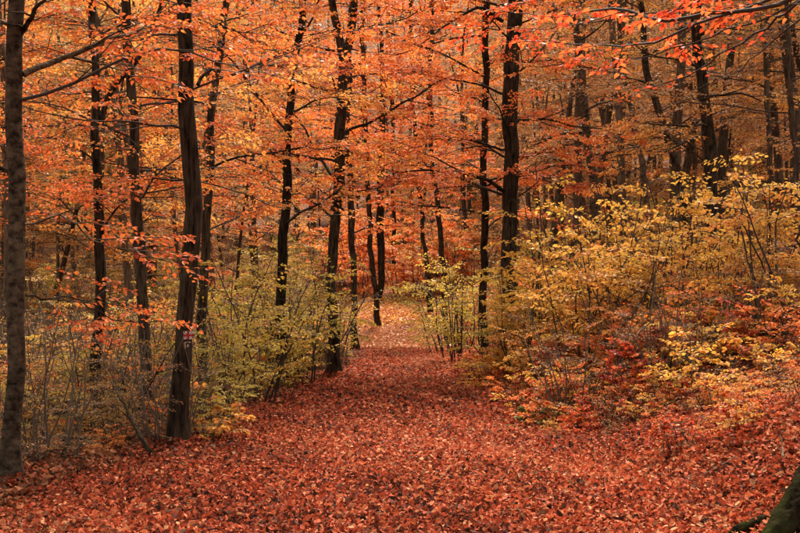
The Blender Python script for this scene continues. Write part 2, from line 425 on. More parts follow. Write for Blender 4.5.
def bark_flare(rng, n, zrel, root=.5, rough=.05, lobes=5):
    ph = rng.uniform(0, 6.28, 5); nz = rng.normal(0, rough, (n, 64))
    for _ in range(2): nz = (nz + np.roll(nz, 1, 1) + np.roll(nz, 1, 0) + np.roll(nz, -1, 0)) / 2.6
    def fn(th, k):
        z = zrel[k]
        fl = 1 + 1.5 * root * np.exp(-z / .20) * (.5 + .5 * np.sin(lobes * th + ph[0] + .5 * np.sin(2 * th + ph[3]))) + .10 * np.exp(-((z - 1.3 - ph[4] * .4) / .16) ** 2) * np.sin(th + ph[3]) + .05 * np.sin(2 * th + ph[1] + z * .7) + .03 * np.sin(3 * th + ph[2] - z * 1.1)
        j = (th / 6.2832 * 64).astype(int) % 64
        return fl + nz[k, j]
    return fn

def make_tree(label, pts, y, top=13, bark='bark', pal='orange', zlimb=(2.4, 8), nlimb=12, Llimb=(1.6, 3.2), dens=1.0, tone=.25, seed=0, extra=(), fine=True,
              leaf=1.0, name='beech_tree', group=None, sides=14, root=.5, keep=1.0, az=None, forks=(), thin=False, twig=True, upper=True, rl=1.0):
    rng = np.random.default_rng(seed)
    Q, q = trunk_line(pts, y, top, rng)
    base = np.array([Q[0][0], Q[0][1], gz(Q[0][0], Q[0][1])])
    t = empty(name, base, label, 'tree', group)
    mb = MB(); zrel = np.maximum(0, Q[:, 2] - base[2])
    tube(mb, Q, q, sides, bark_flare(rng, len(Q), zrel, root))
    trunk = mb.build('trunk', M[bark], t, True, base)
    crown = MB()
    jobs = []
    for fk in forks:                                                      # further stems leaving the trunk, in picture points
        F = np.array([at(px, v, y) for px, v, w in fk]); fr = np.array([w * y / FPX / 2 for _, _, w in fk])
        d = unit(F[-1] - F[-2]); P = list(F); rr = list(fr)
        while P[-1][2] < top - 2: d = unit(d + rng.normal(0, .06, 3) + [0, 0, .1]); P.append(P[-1] + d); rr.append(max(.015, rr[-1] * .86))
        P = np.array(P); cum = np.r_[0, np.cumsum(np.linalg.norm(np.diff(P, axis=0), axis=1))]; s = np.linspace(0, cum[-1], len(P) * 4)
        w = MB(); F2 = np.stack([np.interp(s, cum, P[:, i]) for i in range(3)], 1); F2[:, 0] += .02 * np.sin(s * 3); tube(w, F2, np.interp(s, cum, rr), 9)
        w.build('stem', M[bark], t, True, base)
    zs = np.linspace(zlimb[0], zlimb[1], nlimb) if nlimb else []
    a = rng.uniform(0, 6.28)
    for z in zs:
        a += 2.4 + rng.normal(0, .4)
        aa = a if az is None else R(rng.uniform(*az))
        k = int(np.argmin(np.abs(Q[:, 2] - z)))
        d = np.array([math.cos(aa), math.sin(aa), rng.uniform(.15, .6)])
        L = rng.uniform(*Llimb)
        jobs.append((limb_line(rng, Q[k], d, L), min(q[k] * .35, .010 * L * rl + .006), 1.0))
    if upper:                                                              # crown above the picture
        for z in np.linspace(max(zlimb[1], 5) + .5, top - .5, 9):
            a += 2.4; k = int(np.argmin(np.abs(Q[:, 2] - z)))
            jobs.append((limb_line(rng, Q[k], [math.cos(a), math.sin(a), .7], rng.uniform(1.6, 2.8)), min(q[k] * .5, .03), .2))
    for line, r0, dn in jobs:
        w = MB(); dress_limb(rng, w, crown, line, r0, dens * dn, tone, fine, leaf, keep=keep, thin=thin, twig=twig)
        w.build('limb', M[bark if r0 > .02 else 'twig'], t, True, base)
    for e in extra:                                                        # limbs traced in the photograph: (points (px, v, depth offset), width px, leaf density)
        P = np.array([at(px, v, y + dy) for px, v, dy in e[0]])
        cum = np.r_[0, np.cumsum(np.linalg.norm(np.diff(P, axis=0), axis=1))]; s = np.linspace(0, cum[-1], 14)
        line = np.stack([np.interp(s, cum, P[:, i]) for i in range(3)], 1) + rng.normal(0, .012, (14, 3))
        w = MB(); dress_limb(rng, w, crown, line, e[1] * y / FPX / 2, e[2], tone, fine, leaf, keep=keep, s0=.3)
        w.build('limb', M[bark], t, True, base)
    if crown.n: tag(crown.build('crown', M[pal], t, False, base), kind='stuff')
    return t, trunk, base, Q, q

def depth(px, v): return hit(px, v)[1]

# left side of the path
make_tree('smooth grey-brown beech trunk at the left edge of the picture', [(12, 490, 27), (13, 420, 22), (16, 250, 21), (15, 100, 20), (15, -40, 19)], depth(12, 486) , 12, 'bark_grey',
          seed=1, zlimb=(2.9, 6), nlimb=6, leaf=.8, dens=.5, rl=.5, extra=[([(24, 74, 0), (60, 58, .3), (110, 40, .5), (150, 27, .8), (195, 26, 1.2)], 7, 1.2), ([(18, 38, 0), (36, 8, -.1), (60, -10, -.1)], 7, .6),
          ([(24, 225, 0), (60, 215, .3), (95, 240, .5), (135, 262, .7)], 3, .15), ([(24, 297, 0), (70, 297, .4), (110, 318, .6), (150, 325, .8)], 2.5, .1)], sides=18)
yb = depth(95, 452)
make_tree('slim dark trunk with a forking branch, second from the left', [(95, 452, 17), (96, 380, 14), (98, 300, 13), (100, 220, 12), (97, 120, 11), (92, 60, 10), (90, -30, 10)], yb, 13,
          seed=2, zlimb=(2.9, 7), nlimb=9, leaf=.75, dens=.6, rl=.5, forks=[[(101, 122, 6), (105, 100, 5.5), (116, 82, 5), (130, 70, 5), (141, 55, 5), (152, 35, 4), (160, 10, 4)]],
          extra=[([(92, 235, 0), (60, 200, -.5), (30, 190, -.9)], 2.5, 1.3)])
make_tree('dark straight trunk between the forked one and the marked one', [(146, 430, 17), (145, 380, 15), (142, 280, 14), (137, 200, 14), (132, 120, 13), (127, 30, 12), (125, -30, 12)], 15.5, 14,
          seed=3, pal='gold', zlimb=(3.0, 8), nlimb=11, leaf=.78, dens=.65, rl=.5)
marked, marked_trunk, marked_base, mQ, mq = make_tree('thick dark trunk with a red cross trail mark, leaning by the path', [(178, 452, 28), (181, 420, 24), (183, 360, 22), (187, 310, 20), (191, 240, 22), (190, 170, 21), (187, 100, 20), (187, 40, 19), (186, -30, 19)],
          depth(176, 448), 15, root=.22, seed=4, zlimb=(3.1, 8), nlimb=10, sides=22, leaf=.75, dens=.6, rl=.5,
          extra=[([(198, 82, 0), (213, 68, .2), (222, 48, .3), (228, 20, .4)], 4, .5), ([(197, 27, 0), (235, 28, .4), (262, 50, .8)], 3, 1.2)])
make_tree('dark trunk half hidden behind the marked one', [(203, 400, 13), (203, 310, 12), (207, 200, 11), (214, 100, 10), (222, 30, 9), (228, -30, 9)], 19, 14, seed=5, zlimb=(3, 9), nlimb=13, leaf=.85, dens=.75, rl=.6)
make_tree('dark trunk rising from the olive bushes beside the path', [(281, 386, 16), (280, 350, 13), (283, 250, 12), (287, 160, 11), (293, 70, 10), (303, 0, 9), (306, -40, 9)], depth(281, 386), 16, seed=6, pal='gold', zlimb=(3.4, 11), nlimb=16, Llimb=(1.8, 3.6))
make_tree('curved dark trunk forking high up at the path edge', [(335, 378, 19), (333, 350, 15), (332, 300, 14), (333, 250, 14), (337, 190, 14), (342, 120, 13), (344, 60, 12), (352, 20, 9), (356, -30, 9)], depth(335, 377), 17,
          seed=7, zlimb=(3.6, 11), nlimb=16, Llimb=(1.8, 3.6), forks=[[(343, 58, 9), (338, 35, 8), (334, 15, 8), (332, -10, 7)]], pal='orange', tone=.2)
make_tree('thin dark trunk right behind the curved forking one', [(355, 352, 11), (354, 300, 8), (352, 220, 8), (347, 140, 7), (350, 40, 7), (352, -20, 6)], depth(355, 351), 17, seed=8, zlimb=(4.5, 13), nlimb=14, Llimb=(1.8, 3.8), fine=False)
make_tree('twin-stemmed trunk where the path bends out of sight', [(378, 327, 9), (376, 300, 7), (370, 240, 6.5), (368, 180, 6), (364, 100, 6), (362, 0, 5)], 56, 22, seed=9, zlimb=(7, 17), nlimb=14, Llimb=(2.5, 5), fine=False, leaf=1.4, pal='redorange', root=.3,
          forks=[[(378, 300, 6), (382, 280, 7), (380, 220, 8), (381, 170, 7), (383, 90, 6)]], dens=.4, twig=False)
make_tree('slender pole-like trunk above the end of the path', [(394, 272, 6), (394, 230, 5), (393, 170, 4.5), (392, 90, 4)], 78, 26, seed=10, zlimb=(9, 22), nlimb=14, Llimb=(2.5, 5), fine=False, leaf=1.8, pal='redorange', root=.2, dens=.4, twig=False)
make_tree('thin leaning trunk just right of the end of the path', [(431, 315, 7), (427, 270, 6), (420, 200, 5.5), (414, 120, 5), (410, 0, 5)], 60, 22, seed=11, zlimb=(8, 17), nlimb=14, Llimb=(2.5, 5), fine=False, leaf=1.5, pal='redorange', root=.2, dens=.4, twig=False)
make_tree('thin trunk in pale leaves left of the two dark right-hand trunks', [(447, 300, 7), (441, 230, 6.5), (433, 180, 6), (430, 100, 5), (432, 0, 5)], 50, 20, seed=12, zlimb=(7, 15), nlimb=12, Llimb=(2.5, 4.5), fine=False, leaf=1.4, pal='redorange', root=.2, dens=.4, twig=False)
# right side of the path
make_tree('slim dark straight trunk left of the thickest right-hand trunk', [(484, 355, 11), (484, 300, 9), (484, 200, 9), (485, 100, 9), (487, -30, 8)], 29, 16, leaf=1.1, upper=False, dens=.8, seed=13, zlimb=(3.6, 11), nlimb=14, Llimb=(2, 3.6), pal='redorange', tone=.22,
          extra=[([(484, 30, 0), (500, 10, .5), (520, 5, 1)], 3, 1)])
make_tree('thickest dark trunk on the bank right of the path', [(509, 330, 26), (509, 290, 21), (510, 200, 20), (511, 100, 19), (513, 30, 18), (515, -40, 17)], 27, 16, leaf=1.1, upper=False, dens=.8, seed=14, zlimb=(3.9, 9), nlimb=12, Llimb=(2, 3.6), pal='redorange', tone=.2,
          extra=[([(505, 192, 0), (490, 182, -.6), (465, 172, -1.2), (430, 170, -1.8), (390, 173, -2.4)], 4.5, 1.1), ([(503, 22, 0), (480, 6, -.6), (450, 22, -1.2), (420, 45, -2)], 4, 1.1),
                 ([(505, 150, 0), (470, 140, -.8), (440, 135, -1.4)], 3, 1.1), ([(516, 160, 0), (550, 150, -.7), (580, 142, -1.2)], 3, 1)], sides=18)
make_tree('grey-brown trunk leaning left beyond the yellow bushes', [(598, 260, 13), (592, 175, 11), (584, 100, 10), (577, 30, 9), (573, -30, 8)], 32, 17, 'bark_grey', seed=15, zlimb=(6, 12), nlimb=10, Llimb=(2, 3.5), pal='brown', dens=.35)
make_tree('bare trunk leaning hard to the left above yellow leaves', [(694, 250, 11), (684, 195, 10), (670, 145, 9.5), (655, 100, 9), (645, 60, 8), (640, 0, 7)], 26, 13, 'bark_grey', seed=16, zlimb=(5.5, 10), nlimb=8, pal='brown', dens=.5)
make_tree('dark crooked trunk at the centre of the right-hand woods', [(713, 260, 19), (711, 190, 16), (708, 130, 15), (703, 80, 14), (697, 35, 12), (692, -30, 11)], 25, 15, seed=17, zlimb=(4.2, 10), nlimb=9, pal='rust', dens=.4,
          extra=[([(705, 133, 0), (680, 145, -.5), (650, 160, -1), (630, 172, -1.4)], 3, .3), ([(700, 35, 0), (730, 20, -.5), (770, 5, -1)], 4, .3)])
make_tree('slim grey trunk left of the hard-leaning bare one', [(652, 230, 9), (645, 170, 8), (634, 130, 7), (625, 90, 7), (618, 0, 6)], 34, 17, 'bark_grey', seed=18, zlimb=(6.5, 12), nlimb=8, pal='brown', dens=.5, fine=False)
make_tree('slim dark trunk near the upper right corner', [(772, 240, 8), (770, 150, 7), (765, 60, 6.5), (762, -30, 6)], 30, 16, 'bark_far', seed=19, zlimb=(6, 12), nlimb=9, pal='brown', dens=.6, fine=False)
make_tree('dark trunk with bare twigs at the right margin', [(797, 230, 8), (795, 120, 7), (788, 40, 6), (782, -30, 5)], 23, 15, 'bark_far', seed=20, zlimb=(4.5, 9), nlimb=8, pal='brown', dens=.4)

# trail mark painted on the marked trunk: white square with a red cross, and a faded white mark below it
deps = bpy.context.evaluated_depsgraph_get()
bv = BVHTree.FromPolygons([v.co + Vector(marked_base) for v in marked_trunk.data.vertices], [tuple(p.vertices) for p in marked_trunk.data.polygons])
ymk = float(marked_base[1])
def painted(name, rects, mat, parent, lift):
    mb = MB()
    for (x0, v0, x1, v1) in rects:
        nx = max(2, int((x1 - x0) * 1.5) + 2); ny = max(2, int((v1 - v0) * 1.0) + 2); P = []
        for b in np.linspace(0, 1, ny):
            for a in np.linspace(0, 1, nx):
                tgt = Vector(at(x0 + (x1 - x0) * a, v0 + (v1 - v0) * b, ymk)); o = Vector((tgt.x, tgt.y - 2, tgt.z))
                h = bv.ray_cast(o, Vector((0, 1, 0)))[0]
                P.append((h if h else tgt) - Vector((0, lift, 0)))
        i = np.arange(ny - 1)[:, None] * nx + np.arange(nx - 1)[None]; f = np.stack([i, i + 1, i + nx + 1, i + nx], -1).reshape(-1, 4)
        mb.add([tuple(p) for p in P], f[:, ::-1])
    return mb.build(name, mat, parent, False, marked_base) if not isinstance(parent, tuple) else None
M['white_paint'] = worn_paint('worn_white_paint', (.55, .50, .43), (.05, .035, .025), .46)
M['red_paint'] = worn_paint('worn_red_paint', (.36, .012, .015), (.05, .02, .015), .42)
M['pale_paint'] = worn_paint('faded_white_paint', (.30, .24, .17), (.03, .022, .015), .49)
tm = painted('trail_mark', [(184.6, 331.0, 194.4, 339.2)], M['white_paint'], marked, .006)
tm['label'] = 'white painted square with a red cross'
cr = painted('cross', [(184.6, 334.0, 194.4, 336.4), (188.3, 331.0, 190.4, 334.0), (188.3, 336.4, 190.4, 339.2)], M['red_paint'], tm, .010)
fm = painted('trail_mark', [(185.6, 341.4, 187.2, 348.2), (192.4, 341.4, 194.0, 348.2), (187.2, 341.4, 191.4, 342.8), (188.2, 344.0, 190.6, 347.0)], M['pale_paint'], marked, .006)
fm['label'] = 'faded pale painted mark'

# ------------------------------------------------------------------ the near mossy tree at the right margin, its roots and its red branches
def near_tree():
    rng = np.random.default_rng(77)
    y = 7.3; X = (872 - 400) * y / FPX; z0 = gz(X, y); base = np.array([X, y, z0])
    t = empty('beech_tree', base, 'mossy trunk foot with spreading roots in the bottom right corner, red branches above', 'tree')
    zz = np.concatenate([np.linspace(-.1, .8, 14), np.linspace(1, 11, 26)])
    Q = np.stack([X + .03 * np.sin(zz * .8) + .02 * zz, y + .02 * zz, z0 + zz], 1); q = np.interp(zz, [-.1, 2, 11], [.25, .20, .03])
    mb = MB(); tube(mb, Q, q, 36, bark_flare(rng, len(Q), np.maximum(0, zz), .45, .02, 5)); mb.build('trunk', M['bark_moss'], t, True, base)
    for px, v, w in [((842, 480), (800, 505), 0), ((842, 500), (770, 545), 0)] and []: pass
    for ends, r0 in [([(862, 395, 0), (826, 445, -.1), (800, 490, -.25), (778, 520, -.4), (748, 545, -.55)], .165),
                     ([(850, 490, 0), (800, 505, .05), (765, 521, .05), (738, 529, 0), (718, 538, -.1)], .065),
                     ([(840, 450, .1), (815, 470, .35), (790, 480, .6)], .08)]:
        P = np.array([at(a, b, y + c) for a, b, c in ends])
        cum = np.r_[0, np.cumsum(np.linalg.norm(np.diff(P, axis=0), axis=1))]; s = np.linspace(0, cum[-1], 18)
        ln = np.stack([np.interp(s, cum, P[:, i]) for i in range(3)], 1)
        for _ in range(3): ln[1:-1] = (ln[:-2] + 2 * ln[1:-1] + ln[2:]) / 4
        for j, p in enumerate(ln): p[2] = max(min(p[2], gz(p[0], p[1]) + .30 - .015 * j), gz(p[0], p[1]) + .02)
        w = MB(); rr = r0 * np.linspace(1, .35, 18)
        nzv = rng.normal(0, .06, (18, 64))
        tube(w, ln, rr, 22, lambda th, k: 1 + .14 * np.sin(3 * th + k * .35) + .08 * np.sin(5 * th - k * .6) + nzv[k, (th / 6.2832 * 64).astype(int) % 64])
        w.build('root', M['bark_moss'], t, True, base)
    protos = []
    for k in range(6):
        b = MB(); r2 = np.random.default_rng(k); add_leaves(b, np.zeros((1, 3)), np.array([[1., 0, 0]]), np.array([[0, 0, 1.]]), [1.0], np.array([[.1, .25, .4, .0, .08, .16][k]]), r2, True, aspect=.30, curl=.4, fold=.3)
        protos.append([b.mesh('leaf_blade', M['red'] if k < 3 else M['redorange'])][0])
    n_leaf = 0
    limbs = [([(838, -70, 0), (790, 2, .1), (745, 12, .2), (705, 16, .3), (665, 22, .3), (622, 10, .5), (575, 12, .9), (530, 20, 1.3)], .020, 1.25),
             ([(838, -60, 0), (745, 10, .5), (690, 25, .9), (660, 42, 1.1), (610, 46, 1.6), (555, 42, 2.2), (515, 40, 2.8)], .014, 1.25),
             ([(838, -50, 0), (800, 0, .4), (765, 30, .8), (720, 55, 1.2), (690, 75, 1.5), (640, 92, 1.9)], .013, .35),
             ([(838, -40, 0), (812, 10, .2), (790, 25, .5), (750, 60, .8), (735, 80, 1.0)], .012, .3)]
    for ends, r0, dn in limbs:
        P = np.array([at(a, b, y + c) for a, b, c in ends])
        P[0] = Q[np.argmin(np.abs(Q[:, 2] - P[0][2]))]
        cum = np.r_[0, np.cumsum(np.linalg.norm(np.diff(P, axis=0), axis=1))]; s = np.linspace(0, cum[-1], 20)
        ln = np.stack([np.interp(s, cum, P[:, i]) for i in range(3)], 1); ln[1:] += rng.normal(0, .008, (19, 3))
        w = MB(); tube(w, ln, r0 * np.linspace(1, .2, 20), 7)
        twl = []
        sg = 1
        for u in np.arange(.22, 1.0, .07):
            p, tg = along(ln, u); a = R(rng.uniform(25, 60)) * sg; sg = -sg
            h = np.array([tg[0] * math.cos(a) - tg[1] * math.sin(a), tg[0] * math.sin(a) + tg[1] * math.cos(a), rng.normal(-.02, .12)])
            tl = limb_line(rng, p, h, rng.uniform(.25, .6), 6, wob=.12); tube(w, tl, r0 * .28 * np.linspace(1, .3, 7), 4); twl.append(tl)
        lo = w.build('limb', M['twig'], t, True, base)
        twl.append(ln[14:])
        for tl in twl:
            sg = 1
            for u in np.arange(.12, 1.02, .115 / max(dn, .3)):
                if n_leaf >= 300: break
                p, tg = along(tl, u); a = R(rng.uniform(35, 75)) * sg; sg = -sg
                h = np.array([tg[0] * math.cos(a) - tg[1] * math.sin(a), tg[0] * math.sin(a) + tg[1] * math.cos(a), rng.normal(-.05, .12)])
                x = unit(h); up = unit(np.array([rng.normal(0, .25), rng.normal(0, .25), 1])); yy = unit(np.cross(up, x)); zv = np.cross(x, yy); sz = rng.uniform(.045, .072)
                o = bpy.data.objects.new('leaf', protos[rng.integers(0, 6)]); col.objects.link(o); o.parent = lo
                mt = Matrix(((x[0], yy[0], zv[0], 0), (x[1], yy[1], zv[1], 0), (x[2], yy[2], zv[2], 0), (0, 0, 0, 1)))
                o.matrix_local = Matrix.Translation(Vector(p - base)) @ mt @ Matrix.Scale(sz, 4); n_leaf += 1
    cm = MB()
    for pts in ([(838, -60, 0), (760, -4, 1.2), (690, 6, 2.0), (620, 18, 2.6), (550, 28, 3.2), (500, 26, 3.6)], [(838, -45, 0), (770, 18, 1.0), (700, 40, 1.8), (640, 58, 2.4), (590, 62, 3.0)], [(838, -80, 0), (740, -28, .6), (660, -12, 1.2), (590, -6, 1.8), (520, 4, 2.4)]):
        P = np.array([at(a, b, y + c) for a, b, c in pts]); P[0] = Q[np.argmin(np.abs(Q[:, 2] - P[0][2]))]
        cum = np.r_[0, np.cumsum(np.linalg.norm(np.diff(P, axis=0), axis=1))]; s = np.linspace(0, cum[-1], 16)
        w = MB(); dress_limb(rng, w, cm, np.stack([np.interp(s, cum, P[:, i]) for i in range(3)], 1) + rng.normal(0, .01, (16, 3)), .012, .75, .35, leaf=.8, scale=.55, keep=.8, s0=.35, side=False)
        w.build('limb', M['twig'], t, True, base)
    for z in np.linspace(5, 10.5, 9):
        k = int(np.argmin(np.abs(Q[:, 2] - z - z0))); a = rng.uniform(0, 6.28)
        w = MB(); dress_limb(rng, w, cm, limb_line(rng, Q[k], [math.cos(a), math.sin(a), .6], 2.2), .025, .2, .25); w.build('limb', M['twig'], t, True, base)
    tag(cm.build('crown', M['red'], t, False, base), kind='stuff')
near_tree()

# ------------------------------------------------------------------ bushes
def bush_meshes(seed, h, spread, nst, pal, dens=1.0, leaf=.8, fine=True, low=.15, tone=.25, twigm='twig', keep=.9, spr=1.0, tilt=.3):
    rng = np.random.default_rng(seed); w = MB(); lv = MB()
    for k in range(nst):
        a = rng.uniform(0, 6.28); r = spread * .25 * math.sqrt(rng.random())
        p = [r * math.cos(a), r * math.sin(a), -.05]
        hh = h * rng.uniform(.55, 1.05); out = rng.uniform(.05, .55) * spread / h
        line = limb_line(rng, p, [math.cos(a) * out, math.sin(a) * out, 1], hh, 9, lift=-.02, wob=.09, level=0)
        tube(w, line, np.linspace(.015, .004, 10) * (h / 2) ** .5, 4)
        for s in np.arange(low, 1.0, .16 / dens):
            q, t = along(line, s + rng.uniform(-.05, .05)); b = rng.uniform(0, 6.28)
            hd = np.array([math.cos(b) + t[0], math.sin(b) + t[1], rng.uniform(-.1, .5)])
            put_spray(rng, w, lv, q, hd, rng.uniform(.35, .8) * spr * min(1, h / 2), np.clip(rng.normal(tone, .1), 0, .5), rng.random() < .5, fine, leaf, keep, tilt=tilt)
    return w.mesh('stems', M[twigm], True), lv.mesh('foliage', M[pal])

def put_bush(name, tmpl, x, y, rz, s, label, cat='bush', group=None, zs=1.0):
    t = empty(name, (x, y, gz(x, y)), label, cat, group); t.rotation_euler = (0, 0, rz); t.scale = (s, s, s * zs)
    a = bpy.data.objects.new('stems', tmpl[0]); b = bpy.data.objects.new('foliage', tmpl[1])
    for o in (a, b): col.objects.link(o); o.parent = t
    tag(b, kind='stuff')
    return t

BU = {}
for k in range(3):
    BU['olive', k] = bush_meshes(300 + k, 2.3, 1.6, 13, 'olive', .9, .75, tone=.17, low=.2, keep=.66)
    BU['yellow', k] = bush_meshes(310 + k, 2.6, 2.0, 10, 'yellow', .9, .95, tone=.2, low=.3)
    BU['tall', k] = bush_meshes(315 + k, 3.1, 2.5, 15, ['yellow', 'amber', 'amber'][k], 1.1, 1.0, tone=.25, low=.28, spr=1.1, tilt=.3, keep=.48)
    BU['low', k] = bush_meshes(320 + k, .8, 1.1, 6, ['rust', 'redorange', 'redorange'][k], .7, .75, tone=.2, low=.3, keep=.4, tilt=.2)
    BU['lowred', k] = bush_meshes(330 + k, .7, 1.0, 5, 'redred', .7, .75, tone=.2, low=.3, keep=.38, tilt=.2)
    BU['lowyel', k] = bush_meshes(340 + k, .9, 1.1, 6, 'yellow', .7, .7, tone=.35, low=.3, keep=.36, tilt=.2)
    BU['lowbare', k] = bush_meshes(345 + k, .9, 1.2, 9, 'brown', .7, .7, tone=.2, low=.2, keep=.12)
    BU['rust', k] = bush_meshes(380 + k, 2.2, 2.0, 9, 'rust', .9, .9, tone=.25, low=.3, keep=.8)
    BU['bare', k] = bush_meshes(350 + k, 2.5, 1.9, 20, 'brown', .55, .6, tone=.25, low=.15, twigm='twig_pale', keep=.22)
    BU['tan', k] = bush_meshes(390 + k, 2.4, 2.0, 13, 'tan', .8, .6, tone=.2, low=.15, twigm='twig', keep=.6)
    BU['far', k] = bush_meshes(395 + k, 2.5, 2.0, 9, 'redorange', .9, 1.3, fine=False, tone=.3, low=.2, keep=.6)
    BU['green', k] = bush_meshes(360 + k, .4, 1.0, 6, 'fern', .9, .7, tone=.2, low=.2, keep=.5)
    BU['orange', k] = bush_meshes(370 + k, 2.2, 1.8, 8, 'orange', .8, .9, tone=.3, low=.3, keep=.5)

rng = np.random.default_rng(5)
LAB = {}
def fill(kind, px, y, s, what, zone):
    t = bush_at(kind, px, y, s, what, what + ' ' + zone); LAB.setdefault((what, zone), []).append((px, y, t))
def bush_at(kind, px, y, s, label, group=None, name=None):
    x = (px - 400) * y / FPX
    nm = name or {'tall': 'yellow_bush', 'rust': 'rusty_bush', 'tan': 'tan_bush', 'far': 'pinkish_sapling', 'lowbare': 'twiggy_seedling', 'olive': 'olive_bush', 'yellow': 'yellow_bush', 'low': 'beech_seedling', 'lowred': 'red_seedling', 'lowyel': 'yellow_seedling', 'bare': 'twiggy_shrub', 'green': 'green_herb', 'orange': 'orange_sapling'}[kind]
    return put_bush(nm, BU[kind, int(rng.integers(0, 3))], x, y, rng.uniform(0, 6.28), s * rng.uniform(.92, 1.08), label, 'bush' if kind in ('olive', 'yellow', 'bare', 'tall', 'rust', 'tan') else ('sapling' if kind in ('orange', 'far') else 'seedling' if kind != 'green' else 'herb'), group)

# distinct ones
bush_at('olive', 218, 15.5, .75, 'olive-green bush beside the trunk with the red cross mark')
bush_at('bare', 164, 12.9, .62, 'bare twiggy shrub hiding the left side of the marked trunk foot')
bush_at('olive', 204, 13.4, .48, 'small olive bush hiding the right side of the marked trunk foot')
bush_at('bare', 40, 11.2, .7, 'bare twiggy shrub right of the leftmost trunk foot')
bush_at('tan', 118, 13.4, .6, 'tan-leaved shrub between the feet of the second and third trunks')
bush_at('olive', 252, 19.0, 1.15, 'yellow-green bush between the marked trunk and the path edge')
bush_at('olive', 300, 24.0, 1.4, 'tall yellow-green bush just left of the curved forking trunk')
bush_at('olive', 340, 33.0, .95, 'grey-green bush behind the foot of the curved forking trunk')
bush_at('olive', 462, 33.0, 1.5, 'tall olive bush at the right edge of the path')
bush_at('olive', 446, 42.0, 1.5, 'pale olive bush where the path ends on the right')
bush_at('tall', 548, 23.0, 1.2, 'tall yellow-green bush right of the thickest dark trunk')
bush_at('tall', 596, 18.5, 1.12, 'bright yellow bush with thin dark stems at the middle of the right bank')
bush_at('tall', 650, 19.0, 1.12, 'broad golden bush below the hard-leaning bare trunk')
bush_at('tall', 700, 20.0, 1.2, 'golden bush in front of the dark crooked trunk')
bush_at('tall', 752, 17.5, 1.05, 'golden bush right of the dark crooked trunk')
bush_at('rust', 795, 16.0, 1.25, 'rust and yellow bush at the right margin')
bush_at('yellow', 524, 22.0, .95, 'small yellow bush in front of the thickest dark trunk')
bush_at('olive', 498, 24.0, .85, 'olive bush filling the gap between the two dark right-hand trunks')
bush_at('rust', 580, 21.0, .9, 'rusty bush behind the bright yellow one')
bush_at('rust', 680, 21.5, 1.1, 'rusty bush half hidden behind the broad golden bush')
bush_at('orange', 640, 16.0, .62, 'orange-leaved sapling in front of the golden bushes')
bush_at('orange', 770, 14.0, .6, 'orange-leaved sapling near the right margin above the red seedlings')
bush_at('orange', 560, 19.0, .6, 'orange-leaved sapling at the left end of the yellow bushes')
bush_at('orange', 705, 15.5, .6, 'orange-leaved sapling below the dark crooked trunk')
for px, yy in [(575, 15.0), (628, 17.2), (672, 14.6), (722, 16.6), (778, 15.0)]:
    fill('bare', px, yy, .75, 'slim bare shrub before the yellow bushes', 'right')
bush_at('orange', 70, 17.0, 1.15, 'orange sapling behind the two leftmost trunks')
bush_at('low', 205, 13.3, 1.1, 'small red-leaved sprig at the foot of the marked trunk', name='red_seedling')
bush_at('green', 540, 15.0, 1.0, 'low dark green plant in the leaves right of the path')
bush_at('green', 556, 16.2, .9, 'second low green plant, farther up the right bank')
# fill: left understorey, right bank
k = 0
while k < 30:
    y = rng.uniform(10.8, 20); px = rng.uniform(-20, 290); x = (px - 400) * y / FPX
    if x > path_left(y) - .15 or abs(px - 190) < 10: continue
    kd = ['bare', 'bare', 'lowbare', 'tan', 'low'][int(rng.integers(0, 5))]; k += 1
    fill(kd, px, y, {'bare': .55, 'tan': .5, 'low': .7, 'lowbare': 1.0}[kd] * rng.uniform(.7, 1.2), {'bare': 'near bare-twigged shrub', 'tan': 'near tan-leaved shrub', 'low': 'near orange seedling', 'lowbare': 'near bare seedling'}[kd], 'left edge')
k = 0
while k < 105:
    y = rng.uniform(14.5, 46); px = rng.uniform(-40, 345)
    x = (px - 400) * y / FPX
    if x > path_left(y) - .7: continue
    kd = ['bare', 'olive', 'tan', 'bare', 'tan', 'bare', 'rust', 'bare'][int(rng.integers(0, 8))]; k += 1
    fill(kd, px, y, rng.uniform(.9, 1.4) * (.7 if y < 20 else 1), {'bare': 'leggy bare-twigged shrub', 'olive': 'olive and yellow bush', 'tan': 'tan-leaved bush', 'rust': 'rusty-leaved bush'}[kd], 'left')
k = 0
while k < 60:
    y = rng.uniform(17, 48); px = rng.uniform(450, 840)
    x = (px - 400) * y / FPX
    if x < path_right(y) + .8: continue
    kd = ['yellow', 'rust', 'bare', 'orange', 'rust'][int(rng.integers(0, 5))]; k += 1
    fill(kd, px, y, rng.uniform(.7, 1.15), {'bare': 'leggy bare-twigged shrub', 'yellow': 'yellowing bush', 'orange': 'orange-leaved sapling', 'rust': 'rusty-leaved bush'}[kd], 'right')
k = 0
while k < 170:
    y = rng.uniform(38, 95); px = rng.uniform(-30, 830); x = (px - 400) * y / FPX
    if path_left(y) - 1.2 - (y - 40) * .05 < x < path_right(y) + 1.2 + (y - 40) * .03: continue
    kd = ['bare', 'tan', 'rust', 'tan', 'bare', 'olive'][int(rng.integers(0, 6))]; k += 1
    fill(kd, px, y, rng.uniform(1.0, 1.7), {'bare': 'far leggy bare-twigged shrub', 'olive': 'far olive and yellow bush', 'tan': 'far tan-leaved bush', 'rust': 'far rusty-leaved bush'}[kd], 'far')
k = 0
